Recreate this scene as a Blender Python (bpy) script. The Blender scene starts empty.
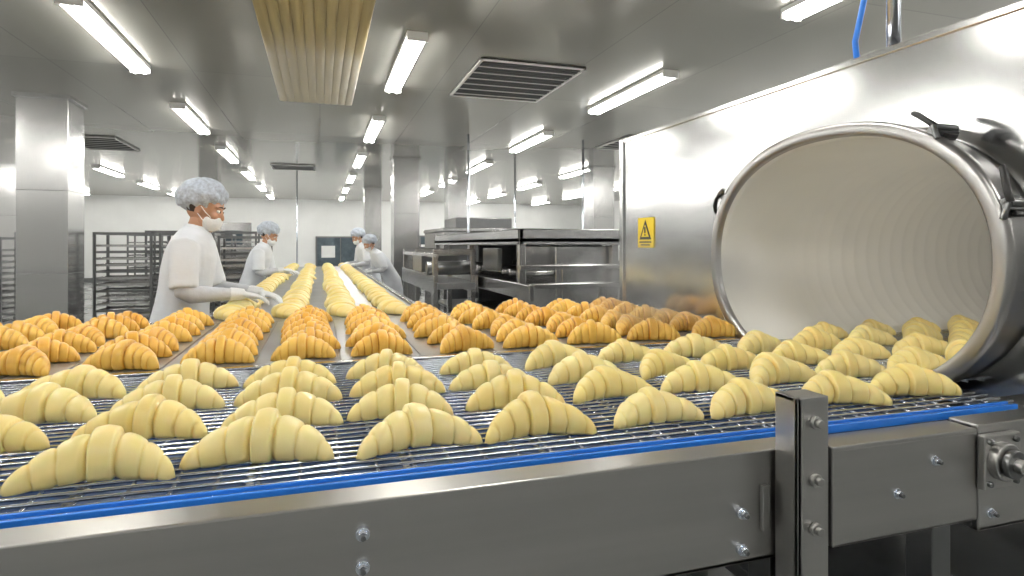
import bpy, bmesh, math, random
from mathutils import Vector, Matrix, Euler
random.seed(7)
sc = bpy.context.scene
COL = sc.collection
sc.view_settings.view_transform = 'Standard'
CZ = 1.28      # camera height
BZ = 0.92      # belt height

# ------------------------------------------------------------------ materials
def mat(name, color, rough=0.5, metal=0.0, var=0.0, vscale=8.0, bump=0.0, bscale=40.0,
        stretch=None, sss=0.0, emis=None, estr=0.0, rvar=0.0, coat=0.0, spec=None):
    m = bpy.data.materials.new(name); m.use_nodes = True
    nt = m.node_tree; N = nt.nodes; Lk = nt.links
    p = N['Principled BSDF']
    p.inputs['Base Color'].default_value = (*color, 1)
    p.inputs['Roughness'].default_value = rough
    p.inputs['Metallic'].default_value = metal
    if spec is not None: p.inputs['Specular IOR Level'].default_value = spec
    if coat: p.inputs['Coat Weight'].default_value = coat
    if sss:
        p.inputs['Subsurface Weight'].default_value = sss
        p.inputs['Subsurface Radius'].default_value = (1.0, .6, .25)
        p.inputs['Subsurface Scale'].default_value = 0.012
    if emis:
        p.inputs['Emission Color'].default_value = (*emis, 1)
        p.inputs['Emission Strength'].default_value = estr
    tc = N.new('ShaderNodeTexCoord'); mp = N.new('ShaderNodeMapping')
    Lk.new(tc.outputs['Object'], mp.inputs['Vector'])
    if stretch: mp.inputs['Scale'].default_value = stretch
    nz = N.new('ShaderNodeTexNoise'); nz.inputs['Scale'].default_value = vscale
    nz.inputs['Detail'].default_value = 5
    Lk.new(mp.outputs[0], nz.inputs['Vector'])
    if var:
        r = N.new('ShaderNodeValToRGB')
        r.color_ramp.elements[0].position = .3; r.color_ramp.elements[1].position = .7
        r.color_ramp.elements[0].color = (*[max(0, c*(1-var)) for c in color], 1)
        r.color_ramp.elements[1].color = (*[min(1, c*(1+var)) for c in color], 1)
        Lk.new(nz.outputs['Fac'], r.inputs[0]); Lk.new(r.outputs[0], p.inputs['Base Color'])
    if rvar:
        mr = N.new('ShaderNodeMapRange')
        mr.inputs['To Min'].default_value = max(.02, rough-rvar); mr.inputs['To Max'].default_value = rough+rvar
        Lk.new(nz.outputs['Fac'], mr.inputs['Value']); Lk.new(mr.outputs[0], p.inputs['Roughness'])
    if bump:
        n2 = N.new('ShaderNodeTexNoise'); n2.inputs['Scale'].default_value = bscale
        n2.inputs['Detail'].default_value = 3
        Lk.new(mp.outputs[0], n2.inputs['Vector'])
        b = N.new('ShaderNodeBump'); b.inputs['Strength'].default_value = bump
        b.inputs['Distance'].default_value = 0.01
        Lk.new(n2.outputs['Fac'], b.inputs['Height']); Lk.new(b.outputs[0], p.inputs['Normal'])
    return m

STEEL = mat('brushed_steel', (.60, .60, .60), .22, 1, var=.02, vscale=1.5, rvar=.03)
STEELB = mat('beam_steel', (.47, .465, .455), .34, 1, var=.05, vscale=3, rvar=.05, stretch=(.3, 4, 8))
STEELW = mat('oven_wall_steel', (.64, .645, .65), .17, 1, var=.04, vscale=1.2, rvar=.05, bump=.08, bscale=1.3)
DSTEEL = mat('dark_steel', (.22, .225, .23), .3, 1, var=.08, vscale=4)
WIRE = mat('wire_steel', (.76, .81, .90), .2, 1, var=.03)
SHADEPL = mat('belt_shade_plate', (.04, .09, .22), .4, .2, var=.25, vscale=5)  # dark blue stands in for the bluish darkness under the wire belt
BELTG = mat('grey_belt', (.36, .37, .38), .3, .6, var=.12, vscale=5)
BLUE = mat('blue_belt_edge', (.02, .19, .72), .4, 0, var=.1)
BLACK = mat('black_rubber', (.02, .02, .02), .5, 0, var=.2)
DUCT = mat('oven_lining', (.82, .815, .79), .38, .08, var=.03, vscale=3)
RIM = mat('rim_steel', (.40, .395, .39), .32, 1, var=.04, rvar=.04)
WALL = mat('wall_paint', (.86, .87, .86), .4, 0, var=.03, vscale=2)
FLOOR = mat('floor_epoxy', (.24, .25, .25), .25, 0, var=.2, vscale=3)
TUBE = mat('lamp_tube', (1, 1, 1), .5, 0, emis=(1, .975, .92), estr=35)
FILLGLOW = mat('drum_fill_glow', (1, 1, 1), .5, 0, emis=(1, .96, .90), estr=7)  # glow of the added fill strip inside the drum
LAMPW = mat('lamp_housing', (.8, .8, .79), .4, 0, var=.02)
PANEL = mat('yellow_ceiling_panel', (.42, .34, .17), .3, 0, var=.12, vscale=3, stretch=(8, .3, 1))
VENT = mat('vent_grey', (.12, .125, .13), .5, .3, var=.1)
COAT = mat('white_cotton', (.72, .75, .80), .85, 0, var=.03, bump=.9, bscale=8)
SLEEVE = mat('under_sleeve', (.54, .56, .60), .85, 0, var=.05, bump=.7, bscale=18)
CAPM = mat('bouffant_cap', (.47, .52, .60), .8, 0, var=.25, vscale=60, bump=.9, bscale=45)
SKIN = mat('skin', (.50, .27, .17), .5, 0, var=.06, sss=.1)
GLOVE = mat('glove', (.74, .76, .78), .45, 0, var=.03)
MASK = mat('face_mask', (.80, .82, .84), .8, 0, var=.02, bump=.3, bscale=60)
HAIR = mat('dark_hair', (.03, .02, .015), .5, 0, var=.3)
EYE = mat('eye_dark', (.02, .015, .01), .2)
EYEW = mat('eye_white', (.8, .8, .78), .3)
TROU = mat('white_trousers', (.7, .72, .75), .8, 0, var=.04)
SHOE = mat('white_shoe', (.5, .5, .5), .5)
YEL = mat('sign_yellow', (.80, .60, .03), .5, 0, var=.02)
GLASS = mat('dark_window', (.10, .13, .15), .1, 0, var=.2)
HOSE = mat('blue_hose', (.02, .2, .75), .35)

def ceil_mat():
    m = mat('ceiling_panels', (.30, .305, .285), .17, .35, var=.08, vscale=1.2, bump=.12, bscale=1.0)
    nt = m.node_tree; N = nt.nodes; Lk = nt.links; p = N['Principled BSDF']
    br = N.new('ShaderNodeTexBrick'); tc = N.new('ShaderNodeTexCoord')
    br.offset = 0; br.inputs['Scale'].default_value = 1
    br.inputs['Brick Width'].default_value = 1.2; br.inputs['Row Height'].default_value = 3.3
    br.inputs['Mortar Size'].default_value = .004
    br.inputs['Color1'].default_value = (.40, .395, .36, 1); br.inputs['Color2'].default_value = (.44, .435, .395, 1)
    br.inputs['Mortar'].default_value = (.30, .30, .28, 1)
    Lk.new(tc.outputs['Object'], br.inputs['Vector']); Lk.new(br.outputs['Color'], p.inputs['Base Color'])
    return m
CEIL = ceil_mat()

def pastry_mat(name, c0, c1, c2, rough, coat, sss, base=-2.35, zdark=0.0):
    m = bpy.data.materials.new(name); m.use_nodes = True
    N = m.node_tree.nodes; Lk = m.node_tree.links; p = N['Principled BSDF']
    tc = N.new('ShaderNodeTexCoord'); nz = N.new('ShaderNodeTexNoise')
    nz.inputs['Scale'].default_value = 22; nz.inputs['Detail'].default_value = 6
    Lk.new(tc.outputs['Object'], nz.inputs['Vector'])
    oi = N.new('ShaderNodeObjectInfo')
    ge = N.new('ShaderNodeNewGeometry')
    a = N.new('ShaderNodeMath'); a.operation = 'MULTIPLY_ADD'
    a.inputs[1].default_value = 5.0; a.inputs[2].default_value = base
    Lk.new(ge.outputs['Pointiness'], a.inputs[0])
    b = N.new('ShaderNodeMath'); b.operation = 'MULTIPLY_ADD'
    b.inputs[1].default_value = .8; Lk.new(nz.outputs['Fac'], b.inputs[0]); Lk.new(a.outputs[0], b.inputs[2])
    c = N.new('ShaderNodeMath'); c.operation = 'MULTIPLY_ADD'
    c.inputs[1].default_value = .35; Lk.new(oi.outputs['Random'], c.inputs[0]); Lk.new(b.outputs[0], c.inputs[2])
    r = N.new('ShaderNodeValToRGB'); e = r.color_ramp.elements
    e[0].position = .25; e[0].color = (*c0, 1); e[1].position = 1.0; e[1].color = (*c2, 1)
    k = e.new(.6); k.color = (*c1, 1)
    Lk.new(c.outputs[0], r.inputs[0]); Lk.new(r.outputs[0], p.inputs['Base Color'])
    n2 = N.new('ShaderNodeTexNoise'); n2.inputs['Scale'].default_value = 130
    Lk.new(tc.outputs['Object'], n2.inputs['Vector'])
    bu = N.new('ShaderNodeBump'); bu.inputs['Strength'].default_value = .12; bu.inputs['Distance'].default_value = .003
    Lk.new(n2.outputs['Fac'], bu.inputs['Height']); Lk.new(bu.outputs[0], p.inputs['Normal'])
    p.inputs['Roughness'].default_value = rough; p.inputs['Coat Weight'].default_value = coat
    p.inputs['Coat Roughness'].default_value = .25
    p.inputs['Subsurface Weight'].default_value = sss
    p.inputs['Subsurface Radius'].default_value = (1, .7, .3); p.inputs['Subsurface Scale'].default_value = .01
    return m
RAW = pastry_mat('raw_dough', (.82, .61, .19), (.91, .725, .27), (.94, .79, .36), .38, .2, .2)  # first colour is a warm shade tone, painted into the dough creases
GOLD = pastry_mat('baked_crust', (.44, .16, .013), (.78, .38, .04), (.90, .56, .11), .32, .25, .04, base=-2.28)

# ------------------------------------------------------------------ helpers
def empty(name, loc=(0, 0, 0), rotz=0):
    e = bpy.data.objects.new(name, None); e.location = loc; e.rotation_euler = (0, 0, rotz)
    e.empty_display_size = .1; COL.objects.link(e); return e

class B:
    def __init__(s, *mats):
        s.bm = bmesh.new(); s.mats = list(mats)
    def _m(s, faces, mi, smooth=False):
        for f in faces: f.material_index = mi; f.smooth = smooth
    def box(s, x0, x1, y0, y1, z0, z1, mi=0):
        r = bmesh.ops.create_cube(s.bm, size=1)
        for v in r['verts']:
            v.co = Vector(((x0+x1)/2+v.co.x*(x1-x0), (y0+y1)/2+v.co.y*(y1-y0), (z0+z1)/2+v.co.z*(z1-z0)))
        s._m({f for v in r['verts'] for f in v.link_faces}, mi); return s
    def cyl(s, p0, p1, r, mi=0, seg=12, r2=None):
        p0 = Vector(p0); p1 = Vector(p1); d = p1-p0
        q = bmesh.ops.create_cone(s.bm, cap_ends=True, segments=seg, radius1=r, radius2=r if r2 is None else r2, depth=d.length)
        M = Matrix.Translation((p0+p1)/2) @ d.to_track_quat('Z', 'Y').to_matrix().to_4x4()
        bmesh.ops.transform(s.bm, matrix=M, verts=q['verts'])
        fs = {f for v in q['verts'] for f in v.link_faces}
        for f in fs: f.material_index = mi; f.smooth = len(f.verts) == 4
        return s
    def ell(s, c, r, mi=0, rot=None, u=20, v=14):
        q = bmesh.ops.create_uvsphere(s.bm, u_segments=u, v_segments=v, radius=1)
        M = Matrix.Translation(c)
        if rot: M = M @ Euler(rot).to_matrix().to_4x4()
        M = M @ Matrix.Diagonal((*r, 1))
        bmesh.ops.transform(s.bm, matrix=M, verts=q['verts'])
        s._m({f for w in q['verts'] for f in w.link_faces}, mi, True); return s
    def tube(s, pts, rad, ref=(1, 0, 0), seg=18, mi=0):
        pts = [Vector(p) for p in pts]; ref = Vector(ref); rings = []
        n = len(pts)
        for i, p in enumerate(pts):
            t = (pts[min(i+1, n-1)]-pts[max(i-1, 0)]).normalized()
            side = t.cross(ref)
            if side.length < 1e-3: side = t.cross(Vector((0, 1, .1)))
            side.normalize(); up = side.cross(t)
            a, b = rad[i] if isinstance(rad[i], (tuple, list)) else (rad[i], rad[i])
            rings.append([s.bm.verts.new(p+side*a*math.cos(2*math.pi*k/seg)+up*b*math.sin(2*math.pi*k/seg)) for k in range(seg)])
        fs = []
        for i in range(n-1):
            for k in range(seg):
                fs.append(s.bm.faces.new((rings[i][k], rings[i][(k+1) % seg], rings[i+1][(k+1) % seg], rings[i+1][k])))
        fs.append(s.bm.faces.new(rings[0][::-1])); fs.append(s.bm.faces.new(rings[-1]))
        s._m(fs, mi, True); return s
    def mesh(s, name):
        bmesh.ops.recalc_face_normals(s.bm, faces=s.bm.faces)
        me = bpy.data.meshes.new(name); s.bm.to_mesh(me); s.bm.free()
        for m in s.mats: me.materials.append(m)
        return me
    def done(s, name, parent=None, bevel=0, remesh=0, smooth=0, loc=None, rot=None):
        o = bpy.data.objects.new(name, s.mesh(name)); COL.objects.link(o)
        if parent: o.parent = parent
        if loc is not None: o.location = loc
        if rot is not None: o.rotation_euler = rot
        if bevel:
            md = o.modifiers.new('b', 'BEVEL'); md.width = bevel; md.segments = 2; md.limit_method = 'ANGLE'
        if remesh:
            md = o.modifiers.new('r', 'REMESH'); md.mode = 'VOXEL'; md.voxel_size = remesh; md.use_smooth_shade = True
        if smooth:
            md = o.modifiers.new('s', 'SMOOTH'); md.iterations = smooth; md.factor = .5
        return o

# ------------------------------------------------------------------ camera
cam = bpy.data.cameras.new('camera'); co = bpy.data.objects.new('camera', cam); COL.objects.link(co)
co.location = (0, 0, CZ); yaw = math.atan(192/600)
co.rotation_euler = (math.pi/2, 0, -yaw)
cam.sensor_width = 36; cam.lens = 600/1024*36; cam.shift_y = -43/1024; cam.clip_start = .05
sc.camera = co

# ------------------------------------------------------------------ room shell
XL, XR, YF, YB, ZC = -9.5, 11.0, -4.5, 24.0, 3.0
def slab(name, x0, x1, y0, y1, z0, z1, m):
    return B(m).box(x0, x1, y0, y1, z0, z1).done(name)
slab('floor', XL, XR, YF, YB, -.1, 0, FLOOR)
slab('ceiling', XL, XR, YF, YB, ZC, ZC+.1, CEIL)
slab('wall_back', XL-.1, XR+.1, YB, YB+.1, -.1, ZC+.1, WALL)
slab('wall_front', XL-.1, XR+.1, YF-.1, YF, -.1, ZC+.1, WALL)
slab('wall_left', XL-.1, XL, YF, YB, -.1, ZC+.1, WALL)
slab('wall_right', XR, XR+.1, YF, YB, -.1, ZC+.1, WALL)
slab('baseboard_back', XL, XR, YB-.03, YB, 0, .15, DSTEEL)
for i, (x, w, z0, z1) in enumerate([(0.75, 1.7, .5, 1.55), (4.2, 1.6, .9, 1.6)]):
    b = B(DSTEEL, GLASS, WALL).box(x-w/2-.06, x+w/2+.06, YB-.05, YB, z0-.06, z1+.06).box(x-w/2, x+w/2, YB-.07, YB-.05, z0, z1, 1)
    b.box(x-.02, x+.02, YB-.08, YB-.04, z0, z1); b.box(x-w/2+.15, x-.2, YB-.085, YB-.07, z0+.3, z1-.3, 2)
    b.done('window_%d' % (i+1))
b = B(STEEL, GLASS).box(-3.6, -2.4, YB-.08, YB-.035, 0, 2.1).box(-3.3, -2.7, YB-.10, YB-.08, 1.3, 1.8, 1)
b.done('door_1')

# ceiling things
lb = B(LAMPW, TUBE)
lb.box(-.085, .085, -.85, .85, -.035, 0)
lb.box(-.085, .085, -.865, -.85, -.075, 0); lb.box(-.085, .085, .85, .865, -.075, 0)
lb.cyl((-.04, -.85, -.058), (-.04, .85, -.058), .024, 1); lb.cyl((.04, -.85, -.058), (.04, .85, -.058), .024, 1)
lm = lb.mesh('lamp')
for x, off in [(-7.3, 0), (-4.6, .3), (-1.64, 0), (.75, 0), (3.28, .3), (5.7, .6), (8.4, .3)]:
    for k in range(-2, 6):
        y = 5.7+k*3.3+off
        if y > 23: continue
        o = bpy.data.objects.new('fluorescent_lamp', lm); o.location = (x, y, ZC); COL.objects.link(o)
b = B(PANEL)
for i in range(10):
    x = -.45+i*.082
    b.tube([(x+.04, 3.3, ZC-.006), (x+.04, 7.6, ZC-.006)], [(.044, .009)]*2, ref=(0, 0, 1), seg=16)
b.done('corrugated_ceiling_panel')
def vent(x0, x1, y0, y1):
    b = B(LAMPW, VENT).box(x0, x1, y0, y1, ZC-.02, ZC, 1)
    for t in (x0, x1-.03): b.box(t, t+.03, y0, y1, ZC-.03, ZC, 0)
    for t in (y0, y1-.03): b.box(x0, x1, t, t+.03, ZC-.03, ZC, 0)
    n = int((y1-y0)/.07)
    for i in range(1, n): b.box(x0+.03, x1-.03, y0+i*(y1-y0)/n, y0+i*(y1-y0)/n+.012, ZC-.03, ZC-.02, 0 if i % 3 == 0 else 1)
    b.done('ceiling_vent_grille', bevel=.003)
vent(1.4, 2.45, 5.3, 6.7); vent(-3.9, -3.1, 11, 12.4); vent(-1.0, -.1, 13.6, 14.4); vent(4.6, 5.4, 8.4, 9.6)

def column(x, y, w=.5):
    b = B(STEEL, DSTEEL).box(x-w/2, x+w/2, y-w/2, y+w/2, 0, ZC)
    for z in (.95, 1.9): b.box(x-w/2-.003, x+w/2+.003, y-w/2-.003, y+w/2+.003, z, z+.006, 1)
    b.box(x-w/2-.03, x+w/2+.03, y-w/2-.03, y+w/2+.03, ZC-.05, ZC)
    b.box(x-w/2-.02, x+w/2+.02, y-w/2-.02, y+w/2+.02, 0, .12)
    b.done('steel_column', bevel=.012)
for p in [(-3.0, 8.35), (1.62, 12.1), (1.5, 18.5), (-6.2, 15.5), (3.4, 15.5), (5.9, 12.1), (-3.0, 19)]: column(*p)
for x, y in [(-.55, 16), (4.1, 9.0), (2.2, 9.1), (4.1, 12.6)]:
    B(WIRE).cyl((x, y, 0), (x, y, ZC), .018).done('conduit_pipe')

# ------------------------------------------------------------------ oven with drum opening
CY, CZO = 1.56, 1.235
XW, XRIM = 1.70, 1.55
oven = empty('tunnel_oven', (XW, CY, 0))
def toL(o):
    o.parent = oven; o.location = (-XW, -CY, 0); return o
SY, SZ = .57, .43
Y0, Y1, Z1 = .957, 3.18, 1.89
def sup(a):
    c, s = math.cos(a), math.sin(a); e = 2/2.2
    return math.copysign(abs(c)**e, c), math.copysign(abs(s)**e, s)
bm = bmesh.new(); N = 144
def epts(x, sy, sz): return [bm.verts.new((x, CY+sy*sup(2*math.pi*k/N)[0], CZO+sz*sup(2*math.pi*k/N)[1])) for k in range(N)]
inner = epts(XW, SY-.02, SZ-.02); outer = []
dirs = []
for k in range(N):
    a = 2*math.pi*k/N; dy = math.cos(a)*SY; dz = math.sin(a)*SZ; ts = []
    if dy > 1e-6: ts.append((Y1-CY)/dy)
    if dy < -1e-6: ts.append((Y0-CY)/dy)
    if dz > 1e-6: ts.append((Z1-CZO)/dz)
    if dz < -1e-6: ts.append((0-CZO)/dz)
    t = min(ts); dirs.append([CY+dy*t, CZO+dz*t])
for cy_, cz_ in [(Y0, 0), (Y0, Z1), (Y1, 0), (Y1, Z1)]:
    k = min(range(N), key=lambda i: (dirs[i][0]-cy_)**2+(dirs[i][1]-cz_)**2); dirs[k] = [cy_, cz_]
outer = [bm.verts.new((XW, d[0], d[1])) for d in dirs]
for k in range(N):
    f = bm.faces.new((inner[k], inner[(k+1) % N], outer[(k+1) % N], outer[k]))
me = bpy.data.meshes.new('oven_front_plate'); bmesh.ops.recalc_face_normals(bm, faces=bm.faces); bm.to_mesh(me); bm.free()
me.materials.append(STEELW); o = bpy.data.objects.new('front_plate', me); COL.objects.link(o); toL(o)
b = B(STEELW, DSTEEL)
XE = 4.9
b.box(XW+.001, XE, Y0, Y0+.02, 0, Z1); b.box(XW+.001, XE, Y1-.02, Y1, 0, Z1)
b.box(XW+.001, XE, Y0, Y1, Z1-.02, Z1); b.box(XE-.02, XE, Y0, Y1, 0, Z1)
b.box(XW-.012, XW+.03, Y1-.03, Y1+.012, 0, Z1+.01)
b.box(XW-.006, XW+.03, Y0, Y1, Z1-.012, Z1+.012)
toL(b.done('housing', bevel=.004))
prof = [(XW+.01, 0.0, 0), (XW-.05, 0.0, 0), (XW-.055, .012, 0), (XRIM+.035, .012, 0), (XRIM+.03, 0.022, 0), (XRIM+.005, .022, 0), (XRIM, .018, 0), (XRIM-.003, .012, 0), (XRIM-.003, -.012, 0), (XRIM, -.018, 0), (XRIM+.02, -.021, 0), (XRIM+.03, -.026, 1)]
xx = XRIM+.04
nr = 40
for i in range(nr):
    am = .0014*min(1, max(0, (i-2)/8))
    for q, (t, h) in enumerate([(0, 0), (.35, 0), (.5, .75), (.6, 1), (.7, .75), (.85, 0)]):
        prof.append((xx+(i+t)*.07, -.027-h*am, 1))
bm = bmesh.new(); rings = []
for x, dr, mi in prof:
    rings.append([bm.verts.new((x, CY+(SY+dr-.022)*sup(2*math.pi*k/N)[0], CZO+(SZ+dr-.022)*sup(2*math.pi*k/N)[1])) for k in range(N)])
for i in range(len(rings)-1):
    for k in range(N):
        f = bm.faces.new((rings[i][k], rings[i][(k+1) % N], rings[i+1][(k+1) % N], rings[i+1][k])); f.smooth = True
        f.material_index = prof[i+1][2]
f = bm.faces.new(rings[-1]); f.material_index = 1
bmesh.ops.recalc_face_normals(bm, faces=bm.faces)
me = bpy.data.meshes.new('drum'); bm.to_mesh(me); bm.free()
for m in (RIM, DUCT, DSTEEL): me.materials.append(m)
o = bpy.data.objects.new('drum_mouth', me); COL.objects.link(o); toL(o)
# fill strip added to brighten the drum, hidden on its near inner wall
b = B(LAMPW, FILLGLOW)
b.box(1.75, 3.3, 1.045, 1.062, 1.30, 1.36); b.box(1.77, 3.28, 1.062, 1.074, 1.31, 1.35, 1)
toL(b.done('drum_fill_light', bevel=.002))
def clamp(ang, name):
    s_ = sup(ang); y = CY+SY*s_[0]; z = CZO+SZ*s_[1]
    b = B(DSTEEL, BLACK)
    b.box(-.05, .05, -.02, .02, -.012, .02); b.cyl((-.05, 0, .025), (.05, 0, .025), .012)
    b.tube([(-.05, .0, .028), (-.055, .035, .034), (-.04, .085, .036), (-.02, .12, .03)], [.011, .010, .011, .009], seg=10, mi=1)
    b.cyl((-.06, 0, .028), (-.07, -.045, -.0), .009, 0)
    b.box(-.02, .03, -.035, .035, 0, .014, 1)
    o = b.done(name, bevel=.003); o.parent = oven; o.location = (XRIM+.045-XW, y-CY, z)
    o.rotation_euler = (math.atan2(math.sin(ang)*SY, math.cos(ang)*SZ)-math.pi/2, 0, 0); o.scale = (.8, .8, .8)
for i, a in enumerate([2.25, 2.85, .55]): clamp(a, 'toggle_clamp_%d' % (i+1))
b = B(YEL, BLACK)
sy = 2.9
b.box(XW-.006, XW-.001, sy-.082, sy+.082, 1.265, 1.43)
def tri(s, cz, x, mi):
    bmv = [b.bm.verts.new((x, sy-s, cz-s*.8)), b.bm.verts.new((x, sy+s, cz-s*.8)), b.bm.verts.new((x, sy, cz+s*.95))]
    f = b.bm.faces.new(bmv); f.material_index = mi
tri(.062, 1.36, XW-.0075, 1); tri(.040, 1.356, XW-.009, 0)
b.box(XW-.011, XW-.009, sy-.006, sy+.006, 1.345, 1.378, 1); b.box(XW-.011, XW-.009, sy-.006, sy+.006, 1.331, 1.339, 1)
b.box(XW-.009, XW-.006, sy-.06, sy+.06, 1.292, 1.300, 1); b.box(XW-.009, XW-.006, sy-.045, sy+.045, 1.277, 1.284, 1)
toL(b.done('warning_sign'))
B(WIRE, DSTEEL).cyl((1.80, 1.50, Z1), (1.80, 1.50, ZC), .021, 0, 20).cyl((1.80, 1.50, Z1), (1.80, 1.50, Z1+.02), .045, 1, 20).done('vertical_steel_pipe')
b = B(HOSE)
pts = [(1.78, 1.62, Z1), (1.78, 1.63, Z1+.1), (1.79, 1.60, Z1+.25), (1.80, 1.52+.04, Z1+.45), (1.8, 1.56, Z1+.7), (1.8, 1.56, ZC)]
b.tube(pts, [.010]*6, seg=10); b.done('blue_air_hose')

# ------------------------------------------------------------------ front conveyor
conv = empty('wire_mesh_conveyor', (0, 1.0, 0))
def cv(o): o.parent = conv; o.location = (0, -1.0, 0); return o
BX0 = -2.6
b = B(STEELB, DSTEEL)
b.box(BX0, .885, .872, .884, .725, BZ-.004); b.box(BX0, .885, .872, .93, BZ-.010, BZ-.002)
b.box(BX0, .885, .872, .93, .725, .735)
b.box(.892, 1.262, .866, .88, .725, BZ-.016); b.box(.892, 1.262, .866, .93, BZ-.020, BZ-.010); b.box(.892, 1.262, .866, .93, .725, .733)
b.box(1.268, 1.69, .868, .884, .70, BZ-.006); b.box(1.268, 1.69, .868, .93, BZ-.012, BZ-.004); b.box(1.268, 1.69, .868, .93, .70, .71)
b.box(BX0, 1.69, .925, .940, .73, BZ-.02, 1)
b.box(1.50, 1.545, .93, 1.35, BZ-.03, BZ-.012); b.box(1.545, 1.69, .93, 1.04, BZ-.03, BZ-.012)
cv(b.done('side_beam', bevel=.003))
b = B(STEELB, DSTEEL)
b.box(.763, .828, .812, .82, .40, 1.022); b.box(.763, .771, .812, .865, .40, 1.022); b.box(.82, .828, .82, .865, .40, 1.022)
b.box(.763, .828, .82, .865, 1.014, 1.022)
b.box(.735, .75, .862, .871, .78, .86)
for z in (.98, .883, .80): b.cyl((.797, .812, z), (.797, .804, z), .011, 0, 16); b.cyl((.797, .804, z), (.797, .795, z), .008, 0, 6)
cv(b.done('guide_bracket', bevel=.0015))
b = B(WIRE, DSTEEL)
for x, z in [(.057, .874), (.057, .827), (.695, .816), (.695, .753), (1.048, .806), (1.146, .858), (-.55, .8), (1.30, .735)]:
    b.cyl((x, .872, z), (x, .864, z), .010, 0, 16); b.cyl((x, .864, z), (x, .857, z), .0075, 0, 6); b.cyl((x, .857, z), (x, .851, z), .004, 1, 10)
cv(b.done('bolts', bevel=.0008))
b = B(STEELB, DSTEEL, BLACK)
BXc = 1.300
b.box(1.258, 1.36, .848, .864, .79, .90)
b.cyl((BXc, .85, .848), (BXc, .83, .848), .038, 0, 32); b.cyl((BXc, .83, .848), (BXc, .815, .848), .028, 1, 32)
b.cyl((BXc, .83, .848), (BXc, .80, .848), .014, 0, 24)
for dx in (-.032, .042):
    for dz in (-.044, .040): b.cyl((BXc+dx, .85, .848+dz), (BXc+dx, .84, .848+dz), .007, 1, 6)
cv(b.done('bearing_block', bevel=.003))
b = B(DSTEEL, STEELB)
for x in (-2.3, -.7, .795, 1.19):
    b.box(x-.025, x+.025, .885, .945, 0, .725); b.box(x-.05, x+.05, .87, .97, 0, .02)
    b.box(x-.03, x+.03, 1.85, 1.91, 0, .80); b.box(x-.05, x+.05, 1.83, 1.93, 0, .02)
    b.box(x-.02, x+.02, .945, 1.85, .3, .34)
b.box(-2.3, 1.5, .90, .94, .28, .34)
cv(b.done('leg_frame', bevel=.003))
b = B(SHADEPL); b.box(BX0, 1.5, .945, 1.90, .80, .805); cv(b.done('belt_shade_plate'))  # plate added under the wires to darken the gaps
b = B(WIRE, DSTEEL)
y = .976
while y < 1.885:
    inn = 1.16 < y < 1.94
    b.cyl((BX0, y, BZ-.0032), (4.2 if inn else 1.535, y, BZ-.0032), .0031, 0, 8)
    y += .028
while y < 1.95:
    b.cyl((1.56, y, BZ-.0032), (4.2, y, BZ-.0032), .0031, 0, 8); y += .028
x = BX0+.02
while x < 4.1:
    y0, y1 = (.95, 1.89) if x < 1.5 else (1.17, 1.94)
    if not 1.5 < x < 1.56:
        b.cyl((x, y0, BZ-.0092), (x, y1, BZ-.0092), .0028, 0, 8)
    x += .0607
x = BX0+.06
while x < 1.5:
    b.box(x, x+.012, .95, 1.89, BZ-.018, BZ-.012, 0); x += .243
cv(b.done('wire_rods'))
b = B(BLUE, STEELB)
b.box(BX0, 1.50, .941, .948, BZ-.014, BZ+.001); b.box(BX0, 1.50, .961, .967, BZ-.004, BZ+.002)
b.box(BX0, 1.50, .948, .961, BZ-.014, BZ-.006, 1)
cv(b.done('blue_edge_strip', bevel=.001))
b = B(DSTEEL); b.box(1.56, 4.2, 1.19, 1.92, .84, .845); cv(b.done('tunnel_track'))

rb = empty('baked_goods_conveyor', (0, 2.5, 0))
b = B(BELTG, STEEL, DSTEEL)
b.box(-2.9, 1.68, 1.93, 3.05, .895, BZ-.002)
for i in range(36):
    x = -2.85+i*.1265; b.box(x, x+.006, 1.93, 3.05, BZ-.002, BZ+.0005, 2)
b.box(-2.9, 1.68, 1.897, 1.925, .80, BZ+.004, 1); b.box(-2.9, -.54, 3.055, 3.085, .80, BZ+.008, 1); b.box(.56, 1.68, 3.055, 3.085, .80, BZ+.008, 1)
for x in (-2.6, -1.2, .1, 1.4):
    b.box(x-.03, x+.03, 2.95, 3.01, 0, .895, 1); b.box(x-.03, x+.03, 1.98, 2.04, 0, .895, 1)
o = b.done('belt_frame', bevel=.002); o.parent = rb; o.location = (0, -2.5, 0)
nb = empty('dough_belt_conveyor', (0, 6, 0))
b = B(BELTG, STEEL, DSTEEL)
b.box(-.50, .52, 3.06, 10.6, .89, BZ-.002)
b.box(-.535, -.505, 3.09, 10.6, .80, BZ+.01, 1); b.box(.525, .555, 3.09, 10.6, .80, BZ+.01, 1)
for y in (3.6, 5.2, 6.8, 8.4, 10.0):
    for x in (-.50, .50): b.box(x-.025, x+.025, y-.025, y+.025, 0, .89, 1)
    b.box(-.5, .5, y-.02, y+.02, .3, .34, 1)
o = b.done('belt_frame', bevel=.002); o.parent = nb; o.location = (0, -6, 0)

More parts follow.
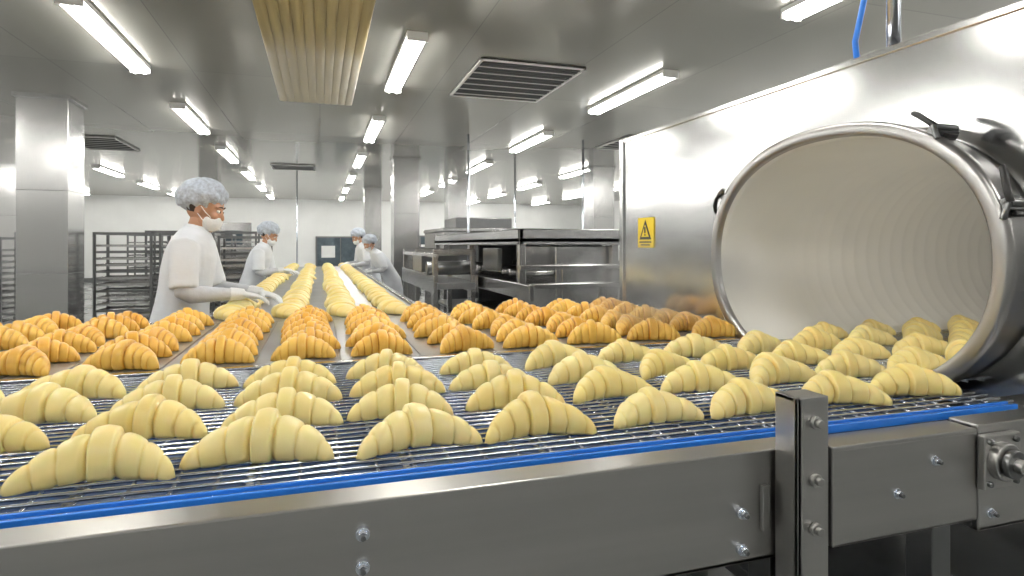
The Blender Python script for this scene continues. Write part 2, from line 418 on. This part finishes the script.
# ------------------------------------------------------------------ croissants
def sstep(x):
    x = max(0, min(1, x)); return x*x*(3-2*x)
def croissant(name, m, seed, L=.226, R=.0375, bend=.028, step=.2, flat=.62, bnd=(.15, .50, .80), pw=1.6, dk=1.02):
    rnd = random.Random(seed); nu, nv = 120, 34
    bounds = [0]+[q+rnd.uniform(-.025, .025) for q in bnd]+[1.25]
    nb_ = len(bounds)-2
    asym = rnd.uniform(-.06, .06); ph = rnd.uniform(0, 6); skew = rnd.uniform(-.06, .06)
    bm = bmesh.new(); rings = []
    for i in range(nu+1):
        u = -1+2*i/nu; a = abs(u); sg = 1 if u > 0 else -1
        env = (1-a**pw)**.66*.86+.19*(1-a**10)**.5 if a < 1 else 0.0
        cx = L/2*u; cy = -bend*(a**1.6)*2+bend*.6
        ring = []
        for k in range(nv):
            th = 2*math.pi*k/nv; c, s = math.cos(th), math.sin(th)
            sa = max(0, abs(u+skew*c+asym*.6)-.03*c*(1 if a > .2 else 0)); j = 0
            while j < nb_ and sa >= bounds[j+1]: j += 1
            w_ = bounds[j+1]-bounds[j]; t = (sa-bounds[j])/w_
            if j == 0: rg = step*(.75+.1*math.cos(t*2))*(1-sstep((t-.80)/.2)*.35)
            else:
                d = sa-bounds[j]
                rg = step*(-.75*math.exp(-d/.035)+.30*math.sin(math.pi*min(1, t*.9+.02)))
            r = R*env*(1+rg+.02*math.sin(3*th+ph+u*5))
            y = cy+dk*r*c; z = r*s+flat*R*env
            if z < 0.003: z = 0.0
            ring.append(bm.verts.new((cx+.004*s*sg*a, y, z)))
        rings.append(ring)
    for i in range(nu):
        for k in range(nv):
            f = bm.faces.new((rings[i][k], rings[i+1][k], rings[i+1][(k+1) % nv], rings[i][(k+1) % nv])); f.smooth = True
    bm.faces.new(rings[0]); bm.faces.new(rings[-1][::-1])
    bmesh.ops.smooth_vert(bm, verts=bm.verts, factor=.3, use_axis_x=True, use_axis_y=True, use_axis_z=True)
    bmesh.ops.recalc_face_normals(bm, faces=bm.faces)
    me = bpy.data.meshes.new(name); bm.to_mesh(me); bm.free(); me.materials.append(m); return me
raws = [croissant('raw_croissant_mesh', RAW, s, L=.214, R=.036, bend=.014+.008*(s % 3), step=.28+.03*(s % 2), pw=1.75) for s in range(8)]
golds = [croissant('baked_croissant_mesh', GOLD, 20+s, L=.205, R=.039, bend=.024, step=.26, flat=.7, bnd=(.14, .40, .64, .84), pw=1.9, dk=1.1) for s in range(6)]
def place(grp, me, x, y, z, rz, s=(1, 1, 1)):
    o = bpy.data.objects.new('croissant', me); COL.objects.link(o); o.parent = grp
    o.location = (x-grp.location.x, y-grp.location.y, z-grp.location.z); o.rotation_euler = (0, 0, rz); o.scale = s
G1 = empty('raw_croissant_batch', (0, 1.3, BZ))
cols = [-.087+.243*i for i in range(-8, 16)]
for r, y in enumerate([1.09, 1.29, 1.48, 1.67]):
    for x in cols:
        if x > 1.40 and (y < 1.25 or y > 1.86): continue
        if 1.45 < x < 1.6 and y < 1.27: continue
        big = 1.06 if x < .0 else 1.0
        s = random.uniform(.94, 1.04)*big
        jr = .15 if x < .8 else .38
        place(G1, random.choice(raws), x+random.uniform(-.012, .012)+.008*r, y+random.uniform(-.01, .01), BZ, random.uniform(-jr, jr*.6), (s, s, s*random.uniform(.95, 1.08)))
for x in cols:
    if x > 1.7: place(G1, random.choice(raws), x, 1.84, BZ, random.uniform(-.1, .1), (.9, .8, .9))
G2 = empty('baked_croissant_batch', (0, 2.4, BZ))
for y in [2.02, 2.185, 2.35, 2.515, 2.68, 2.845, 2.97]:
    for x in [-.047+.2535*i for i in range(-10, 7)]:
        if x > 1.56: continue
        s = random.uniform(.92, 1.03)
        place(G2, random.choice(golds), x+random.uniform(-.014, .014), y+random.uniform(-.012, .012), BZ, random.uniform(-.35, .35), (s, s*.95, s*1.05))
G3 = empty('dough_roll_batch', (0, 6, BZ))
y = 3.24
while y < 10.4:
    for i, x in enumerate([-.39, -.13, .13, .39]):
        place(G3, random.choice(raws), x+random.uniform(-.01, .01), y+random.uniform(-.015, .015), BZ, math.pi/2+random.uniform(-.06, .06), (1.45, 1.6, 1.0))
    y += .35

# ------------------------------------------------------------------ workers
def hand(b, w, d, up, side, curl=.5, thumb=1):
    w = Vector(w); d = Vector(d).normalized(); up = Vector(up); up = (up-d*up.dot(d)).normalized(); sd = d.cross(up)*thumb
    b.tube([w-d*.03, w, w+d*.03, w+d*.06, w+d*.088], [(.024, .019), (.026, .018), (.036, .016), (.041, .0155), (.038, .012)], ref=up, seg=14)
    for i, ln in enumerate([.072, .080, .074, .058]):
        base = w+d*.078+sd*(.028-.0185*i)
        p = [base-d*.01, base]; dd = d.copy(); cur = base
        for j, f in enumerate([.42, .32, .26]):
            a = curl*(.35+.35*j); dd = (dd*math.cos(a)-up*math.sin(a)).normalized(); cur = cur+dd*ln*f; p.append(cur)
        b.tube(p, [.0095, .0095, .0088, .008, .0062], ref=sd, seg=10)
    base = w+d*.025+sd*.026
    t1 = base+(d*.6+sd*.75-up*.3).normalized()*.038; t2 = t1+(d*.9+sd*.3-up*.4).normalized()*.03; t3 = t2+(d*.95-up*.4).normalized()*.022
    b.tube([base-sd*.012, base, t1, t2, t3], [.012, .013, .011, .0095, .007], ref=up, seg=10)

def worker(loc, rotz, scale=1.0, lean=.12, headpitch=.25, wr=(.33, -.14, 1.03), wl=(.36, .10, 1.02), headyaw=0.0):
    E = empty('bakery_worker', loc, rotz); E.scale = (scale,)*3
    def P(z): return lean*max(0, z-.85)*1.0+ (lean*.6*max(0, z-.85)**2)
    b = B(COAT)
    prof = [(.52, .205, .155), (.60, .20, .15), (.75, .192, .145), (.90, .185, .138), (1.0, .168, .125), (1.08, .166, .122), (1.18, .178, .125), (1.27, .183, .118), (1.33, .168, .10), (1.375, .125, .078), (1.40, .075, .062), (1.42, .058, .056)]
    b.tube([(P(z), 0, z) for z, _, _ in prof], [(a, d) for _, a, d in prof], ref=(1, 0, 0), seg=28)
    arms = []
    for sgn, w in ((-1, wr), (1, wl)):
        sh = Vector((P(1.31), sgn*.155, 1.315)); w = Vector(w)
        mid = (sh+w)/2; L1 = .27; L2 = .24; dd = (w-sh).length
        h = math.sqrt(max(0.0004, ((L1+L2)/2)**2-(dd/2)**2))
        dr = (w-sh).normalized(); dn = Vector((-.25, sgn*.35, -1)); dn = (dn-dr*dn.dot(dr)).normalized()
        el = mid+dn*h
        b.tube([sh+Vector((0, -sgn*.05, .0)), sh, sh.lerp(el, .3), sh.lerp(el, .65), sh.lerp(el, .90)], [.062, .070, .068, .066, .068], ref=(0, 1, 0), seg=18)
        arms.append((sh, el, w))
    b.done('coat', E, remesh=.011, smooth=4)
    b = B(SLEEVE)
    for sh, el, w in arms:
        dr = (w-el).normalized()
        b.tube([sh.lerp(el, .75), el-(el-sh).normalized()*.012, el+dr*.03, el.lerp(w, .45), el.lerp(w, .85), w], [.045, .047, .046, .040, .031, .030], ref=(0, 1, 0), seg=16)
    b.done('under_sleeves', E, remesh=.008, smooth=4)
    b = B(GLOVE)
    for i, (sh, el, w) in enumerate(arms):
        dr = (w-el).normalized(); d = (dr+Vector((.35, 0, -.25))).normalized()
        hand(b, w+dr*.005, d, (0, 0, 1), None, .55, thumb=(-1 if i == 0 else 1))
        b.tube([w-dr*.05, w-dr*.02, w+dr*.02], [.035, .033, .027], seg=14)
    b.done('gloved_hands', E, remesh=.0042, smooth=2)
    H = empty('head', (P(1.42)+.035, 0, 1.505)); H.parent = E; H.rotation_euler = (0, headpitch, headyaw)
    b = B(SKIN)
    b.ell((-.008, 0, .022), (.092, .076, .100)); b.ell((.022, 0, -.05), (.062, .055, .062)); b.ell((.05, 0, -.02), (.045, .055, .06))
    b.ell((.097, 0, -.018), (.014, .012, .016)); b.tube([(.078, 0, .022), (.088, 0, .004), (.10, 0, -.016)], [.008, .0095, .011], seg=10)
    for s in (-1, 1):
        b.ell((-.005, s*.075, -.01), (.019, .009, .03), rot=(0, .2, 0)); b.ell((.066, s*.03, .032), (.02, .026, .008))
        b.ell((.06, s*.038, -.02), (.025, .022, .022))
    b.ell((.083, 0, -.052), (.009, .022, .006)); b.ell((.081, 0, -.062), (.009, .019, .006)); b.ell((.066, 0, -.092), (.018, .02, .016))
    b.done('face', H, remesh=.0055, smooth=3)
    b = B(SKIN); b.tube([(P(1.36)+.0, 0, 1.36), (P(1.42)+.01, 0, 1.43), (P(1.42)+.03, 0, 1.50)], [.056, .051, .05], seg=18); b.done('neck', E)
    b = B(EYEW, EYE, HAIR)
    for s in (-1, 1):
        b.ell((.075, s*.031, .012), (.012, .014, .009), 0, u=12, v=8); b.ell((.084, s*.031, .012), (.0045, .006, .006), 1, u=12, v=8)
        b.tube([(.083, s*.014, .034), (.084, s*.03, .040), (.072, s*.05, .034)], [.003, .004, .002], seg=8, mi=2)
    b.ell((-.03, 0, .0), (.07, .079, .05), 2)
    b.done('eyes_and_hair', H)
    b = B(MASK)
    b.ell((.052, 0, -.052), (.058, .060, .054))
    for z in (-.035, -.055, -.073): b.tube([(.085, -.04, z), (.108, 0, z-.002), (.085, .04, z)], [.003, .0035, .003], seg=8)
    for s in (-1, 1):
        b.tube([(.06, s*.055, -.03), (.03, s*.075, -.012), (0, s*.083, .01)], [.002]*3, seg=6)
        b.tube([(.05, s*.055, -.075), (.03, s*.066, -.055), (-.003, s*.081, -.03)], [.002]*3, seg=6)
    b.done('face_mask', H)
    bm = bmesh.new(); q = bmesh.ops.create_uvsphere(bm, u_segments=56, v_segments=36, radius=1)
    for v in bm.verts:
        c = v.co.copy(); az = math.atan2(c.y, c.x)
        k = 1+.05*math.sin(az*13+c.z*3)*max(0, .75-c.z)*.8+.03*math.sin(az*5+c.z*9+1)
        if c.z < -.45: k *= .93
        v.co = Vector((c.x*.125*k, c.y*.108*k, c.z*.098*k))
    for f in bm.faces: f.smooth = True
    me = bpy.data.meshes.new('cap'); bm.to_mesh(me); bm.free(); me.materials.append(CAPM)
    o = bpy.data.objects.new('bouffant_cap', me); COL.objects.link(o); o.parent = H; o.location = (-.038, 0, .056); o.rotation_euler = (0, -.45, 0)
    b = B(TROU)
    for s in (-1, 1):
        b.tube([(0, s*.07, .95), (0, s*.085, .80), (.01, s*.09, .50), (.0, s*.095, .25), (-.01, s*.10, .09)], [.085, .088, .068, .058, .052], seg=16)
    b.done('trousers', E, remesh=.012, smooth=3)
    b = B(SHOE)
    for s in (-1, 1):
        b.tube([(-.07, s*.10, .045), (-.03, s*.10, .055), (.05, s*.105, .045), (.13, s*.11, .033), (.17, s*.11, .025)], [(.035, .044), (.042, .054), (.045, .044), (.043, .032), (.025, .02)], ref=(0, 0, 1), seg=14)
    b.done('shoes', E)
    return E
worker((-.69, 3.45, 0), -.10, .975, lean=.12, headpitch=.38, wr=(.33, -.13, 1.06), wl=(.37, .12, 1.05))
worker((-.72, 7.0, 0), -.2, .92, lean=.24, headpitch=.5, wr=(.40, -.12, 1.10), wl=(.42, .12, 1.08))
worker((.80, 9.8, 0), math.pi+.3, .93, lean=.30, headpitch=.5, wr=(.42, -.12, 1.06), wl=(.42, .14, 1.04))
worker((1.02, 8.8, 0), math.pi+.2, .86, lean=.50, headpitch=.6, wr=(.46, -.12, 1.05), wl=(.46, .14, 1.05))

# ------------------------------------------------------------------ racks
def rack(x, y, w, d, h, n=14, rz=0):
    b = B(DSTEEL, STEEL)
    for sx in (-1, 1):
        for sy_ in (-1, 1):
            b.box(sx*w/2-.015, sx*w/2+.015, sy_*d/2-.015, sy_*d/2+.015, .1, h)
            b.cyl((sx*w/2-.02, sy_*d/2, .05), (sx*w/2+.02, sy_*d/2, .05), .05, 0, 14)
    b.box(-w/2, w/2, -d/2-.012, -d/2+.012, h-.03, h); b.box(-w/2, w/2, d/2-.012, d/2+.012, h-.03, h)
    b.box(-w/2-.012, -w/2+.012, -d/2, d/2, h-.03, h); b.box(w/2-.012, w/2+.012, -d/2, d/2, h-.03, h)
    b.box(-w/2, w/2, -d/2, d/2, .10, .13)
    for i in range(n):
        z = .2+i*(h-.3)/n
        b.box(-w/2+.02, w/2-.02, -d/2, d/2, z, z+.006, i % 2)
        for s in (-1, 1): b.box(-w/2+.02, w/2-.02, s*d/2-.004, s*d/2+.004, z, z+.028, 1 if i % 3 else 0)
        for s in (-1, 1): b.box(s*(w/2-.02)-.004, s*(w/2-.02)+.004, -d/2, d/2, z, z+.028, 1)
    o = b.done('tray_rack'); o.location = (x, y, 0); o.rotation_euler = (0, 0, rz)
for x, y, h in [(-2.35, 8.9, 1.44), (-1.65, 9.0, 1.44), (-.98, 9.1, 1.40), (-4.9, 9.2, 1.38), (-4.1, 9.3, 1.38), (-2.2, 10.6, 1.5), (-1.3, 10.8, 1.5), (-5.6, 11, 1.5), (-4.6, 12.5, 1.5), (4.9, 8.2, 1.3), (4.7, 10.2, 1.45), (2.9, 13, 1.5), (-2.0, 13.5, 1.5), (-3.4, 14.2, 1.5), (2.2, 16, 1.5)]:
    rack(x, y, .62, .5, h)
b = B(STEEL, DSTEEL)
b.box(-4.4, -2.55, 4.9, 5.9, .79, .83); b.box(-4.35, -2.6, 4.95, 5.85, .25, .28)
for x in (-4.3, -2.65):
    for y in (5.0, 5.8): b.box(x-.02, x+.02, y-.02, y+.02, 0, .79)
b.done('work_table', bevel=.004)

# ------------------------------------------------------------------ machinery on the right
b = B(STEEL, DSTEEL, BELTG, VENT)
X0, X1, Ya, Yb = 1.5, 3.9, 4.5, 8.2
b.box(X0, X1, Ya, Yb, 1.30, 1.34, 1); b.box(X0, X1, Ya, Ya+.04, 1.28, 1.41); b.box(X0, X0+.04, Ya, Yb, 1.28, 1.41); b.box(X0, X1, Yb-.04, Yb, 1.28, 1.41)
b.box(X0, X1, Ya, Yb, 1.395, 1.41)
for x in (X0+.03, 2.35, X1-.05):
    for y in (Ya+.04, 6.2, Yb-.06): b.box(x-.03, x+.03, y-.03, y+.03, 0, 1.3)
b.box(X0, X1, Ya, Yb, .93, .97, 0); b.box(X0-.02, X0+.02, Ya-.3, Yb+.6, .86, .98); b.box(X0, X1, Ya-.02, Ya+.02, 1.08, 1.12)
b.box(1.85, 2.35, Ya+.1, Ya+.9, .35, 1.27); b.box(1.9, 2.3, Ya+.085, Ya+.1, .5, 1.1, 0); b.box(2.24, 2.27, Ya+.06, Ya+.085, .8, .95, 1)
b.box(X0, X1, Ya, Yb, .5, .53, 1)
for i in range(16):
    y = Ya+.15+i*.22; b.cyl((X0+.03, y, 1.05), (1.84, y, 1.05), .028, 0, 12); b.cyl((2.4, y, 1.05), (X1-.1, y, 1.05), .028, 0, 12)
b.box(X0-.03, X0+.01, Ya+.5, Ya+1.0, 1.05, 1.25, 1)
b.box(X0+.5, X1-.1, Yb-.5, Yb-.45, .1, 1.3, 3)
b.done('roller_cooling_machine', bevel=.006)
b = B(STEEL, DSTEEL, BELTG)
b.box(1.05, 1.42, 5.6, 7.9, .86, .92, 2); b.box(1.02, 1.05, 5.6, 7.9, .82, .99); b.box(1.42, 1.45, 5.6, 7.9, .82, .99)
for y in (5.7, 6.8, 7.8):
    for x in (1.05, 1.42): b.box(x-.025, x+.025, y-.025, y+.025, 0, 1.22)
    b.box(1.03, 1.44, y-.02, y+.02, 1.18, 1.24); b.box(1.03, 1.44, y-.02, y+.02, .3, .34)
b.box(1.03, 1.07, 5.6, 7.9, 1.16, 1.2)
b.box(1.0, 1.4, 6.2, 6.8, 1.0, 1.17, 1); b.cyl((1.0, 5.9, 1.05), (1.45, 5.9, 1.05), .07, 1, 20)
b.done('sheeter_conveyor', bevel=.004)
b = B(STEEL, DSTEEL)
b.box(1.9, 3.6, 9.6, 11.4, 0, 1.5); b.box(2.0, 2.6, 9.58, 9.6, .3, 1.3, 1); b.box(1.88, 3.62, 9.58, 11.42, 1.5, 1.56)
b.box(2.8, 3.5, 9.58, 9.6, .3, 1.3, 1); b.box(2.2, 3.2, 10, 11, 1.56, 1.75, 1)
b.done('proofing_cabinet', bevel=.01)

# ------------------------------------------------------------------ steam at the drum mouth
m = bpy.data.materials.new('steam'); m.use_nodes = True
N_ = m.node_tree.nodes; Lk = m.node_tree.links
for n in list(N_): N_.remove(n)
out = N_.new('ShaderNodeOutputMaterial'); pv = N_.new('ShaderNodeVolumePrincipled')
pv.inputs['Color'].default_value = (1, 1, 1, 1)
tc = N_.new('ShaderNodeTexCoord'); nz = N_.new('ShaderNodeTexNoise'); nz.inputs['Scale'].default_value = 5; nz.inputs['Detail'].default_value = 3
Lk.new(tc.outputs['Object'], nz.inputs['Vector'])
ln = N_.new('ShaderNodeVectorMath'); ln.operation = 'LENGTH'; 
mp = N_.new('ShaderNodeMapping'); mp.inputs['Scale'].default_value = (1/.36, 1/.60, 1/.2)
Lk.new(tc.outputs['Object'], mp.inputs['Vector']); Lk.new(mp.outputs[0], ln.inputs[0])
f1 = N_.new('ShaderNodeMapRange'); f1.inputs['From Min'].default_value = 1.0; f1.inputs['From Max'].default_value = .2
f1.inputs['To Min'].default_value = 0; f1.inputs['To Max'].default_value = 1
Lk.new(ln.outputs['Value'], f1.inputs['Value'])
f2 = N_.new('ShaderNodeMapRange'); f2.inputs['From Min'].default_value = .40; f2.inputs['From Max'].default_value = .65
f2.inputs['To Min'].default_value = 0; f2.inputs['To Max'].default_value = 4
Lk.new(nz.outputs['Fac'], f2.inputs['Value'])
mu = N_.new('ShaderNodeMath'); mu.operation = 'MULTIPLY'
Lk.new(f1.outputs[0], mu.inputs[0]); Lk.new(f2.outputs[0], mu.inputs[1]); Lk.new(mu.outputs[0], pv.inputs['Density'])
Lk.new(pv.outputs[0], out.inputs['Volume'])
B(m).ell((0, 0, 0), (.36, .60, .2)).done('steam_cloud', loc=(1.28, 2.05, 1.13))

# ------------------------------------------------------------------ world
w = bpy.data.worlds.new('world'); sc.world = w; w.use_nodes = True
w.node_tree.nodes['Background'].inputs[0].default_value = (.75, .8, .85, 1)
w.node_tree.nodes['Background'].inputs[1].default_value = .3
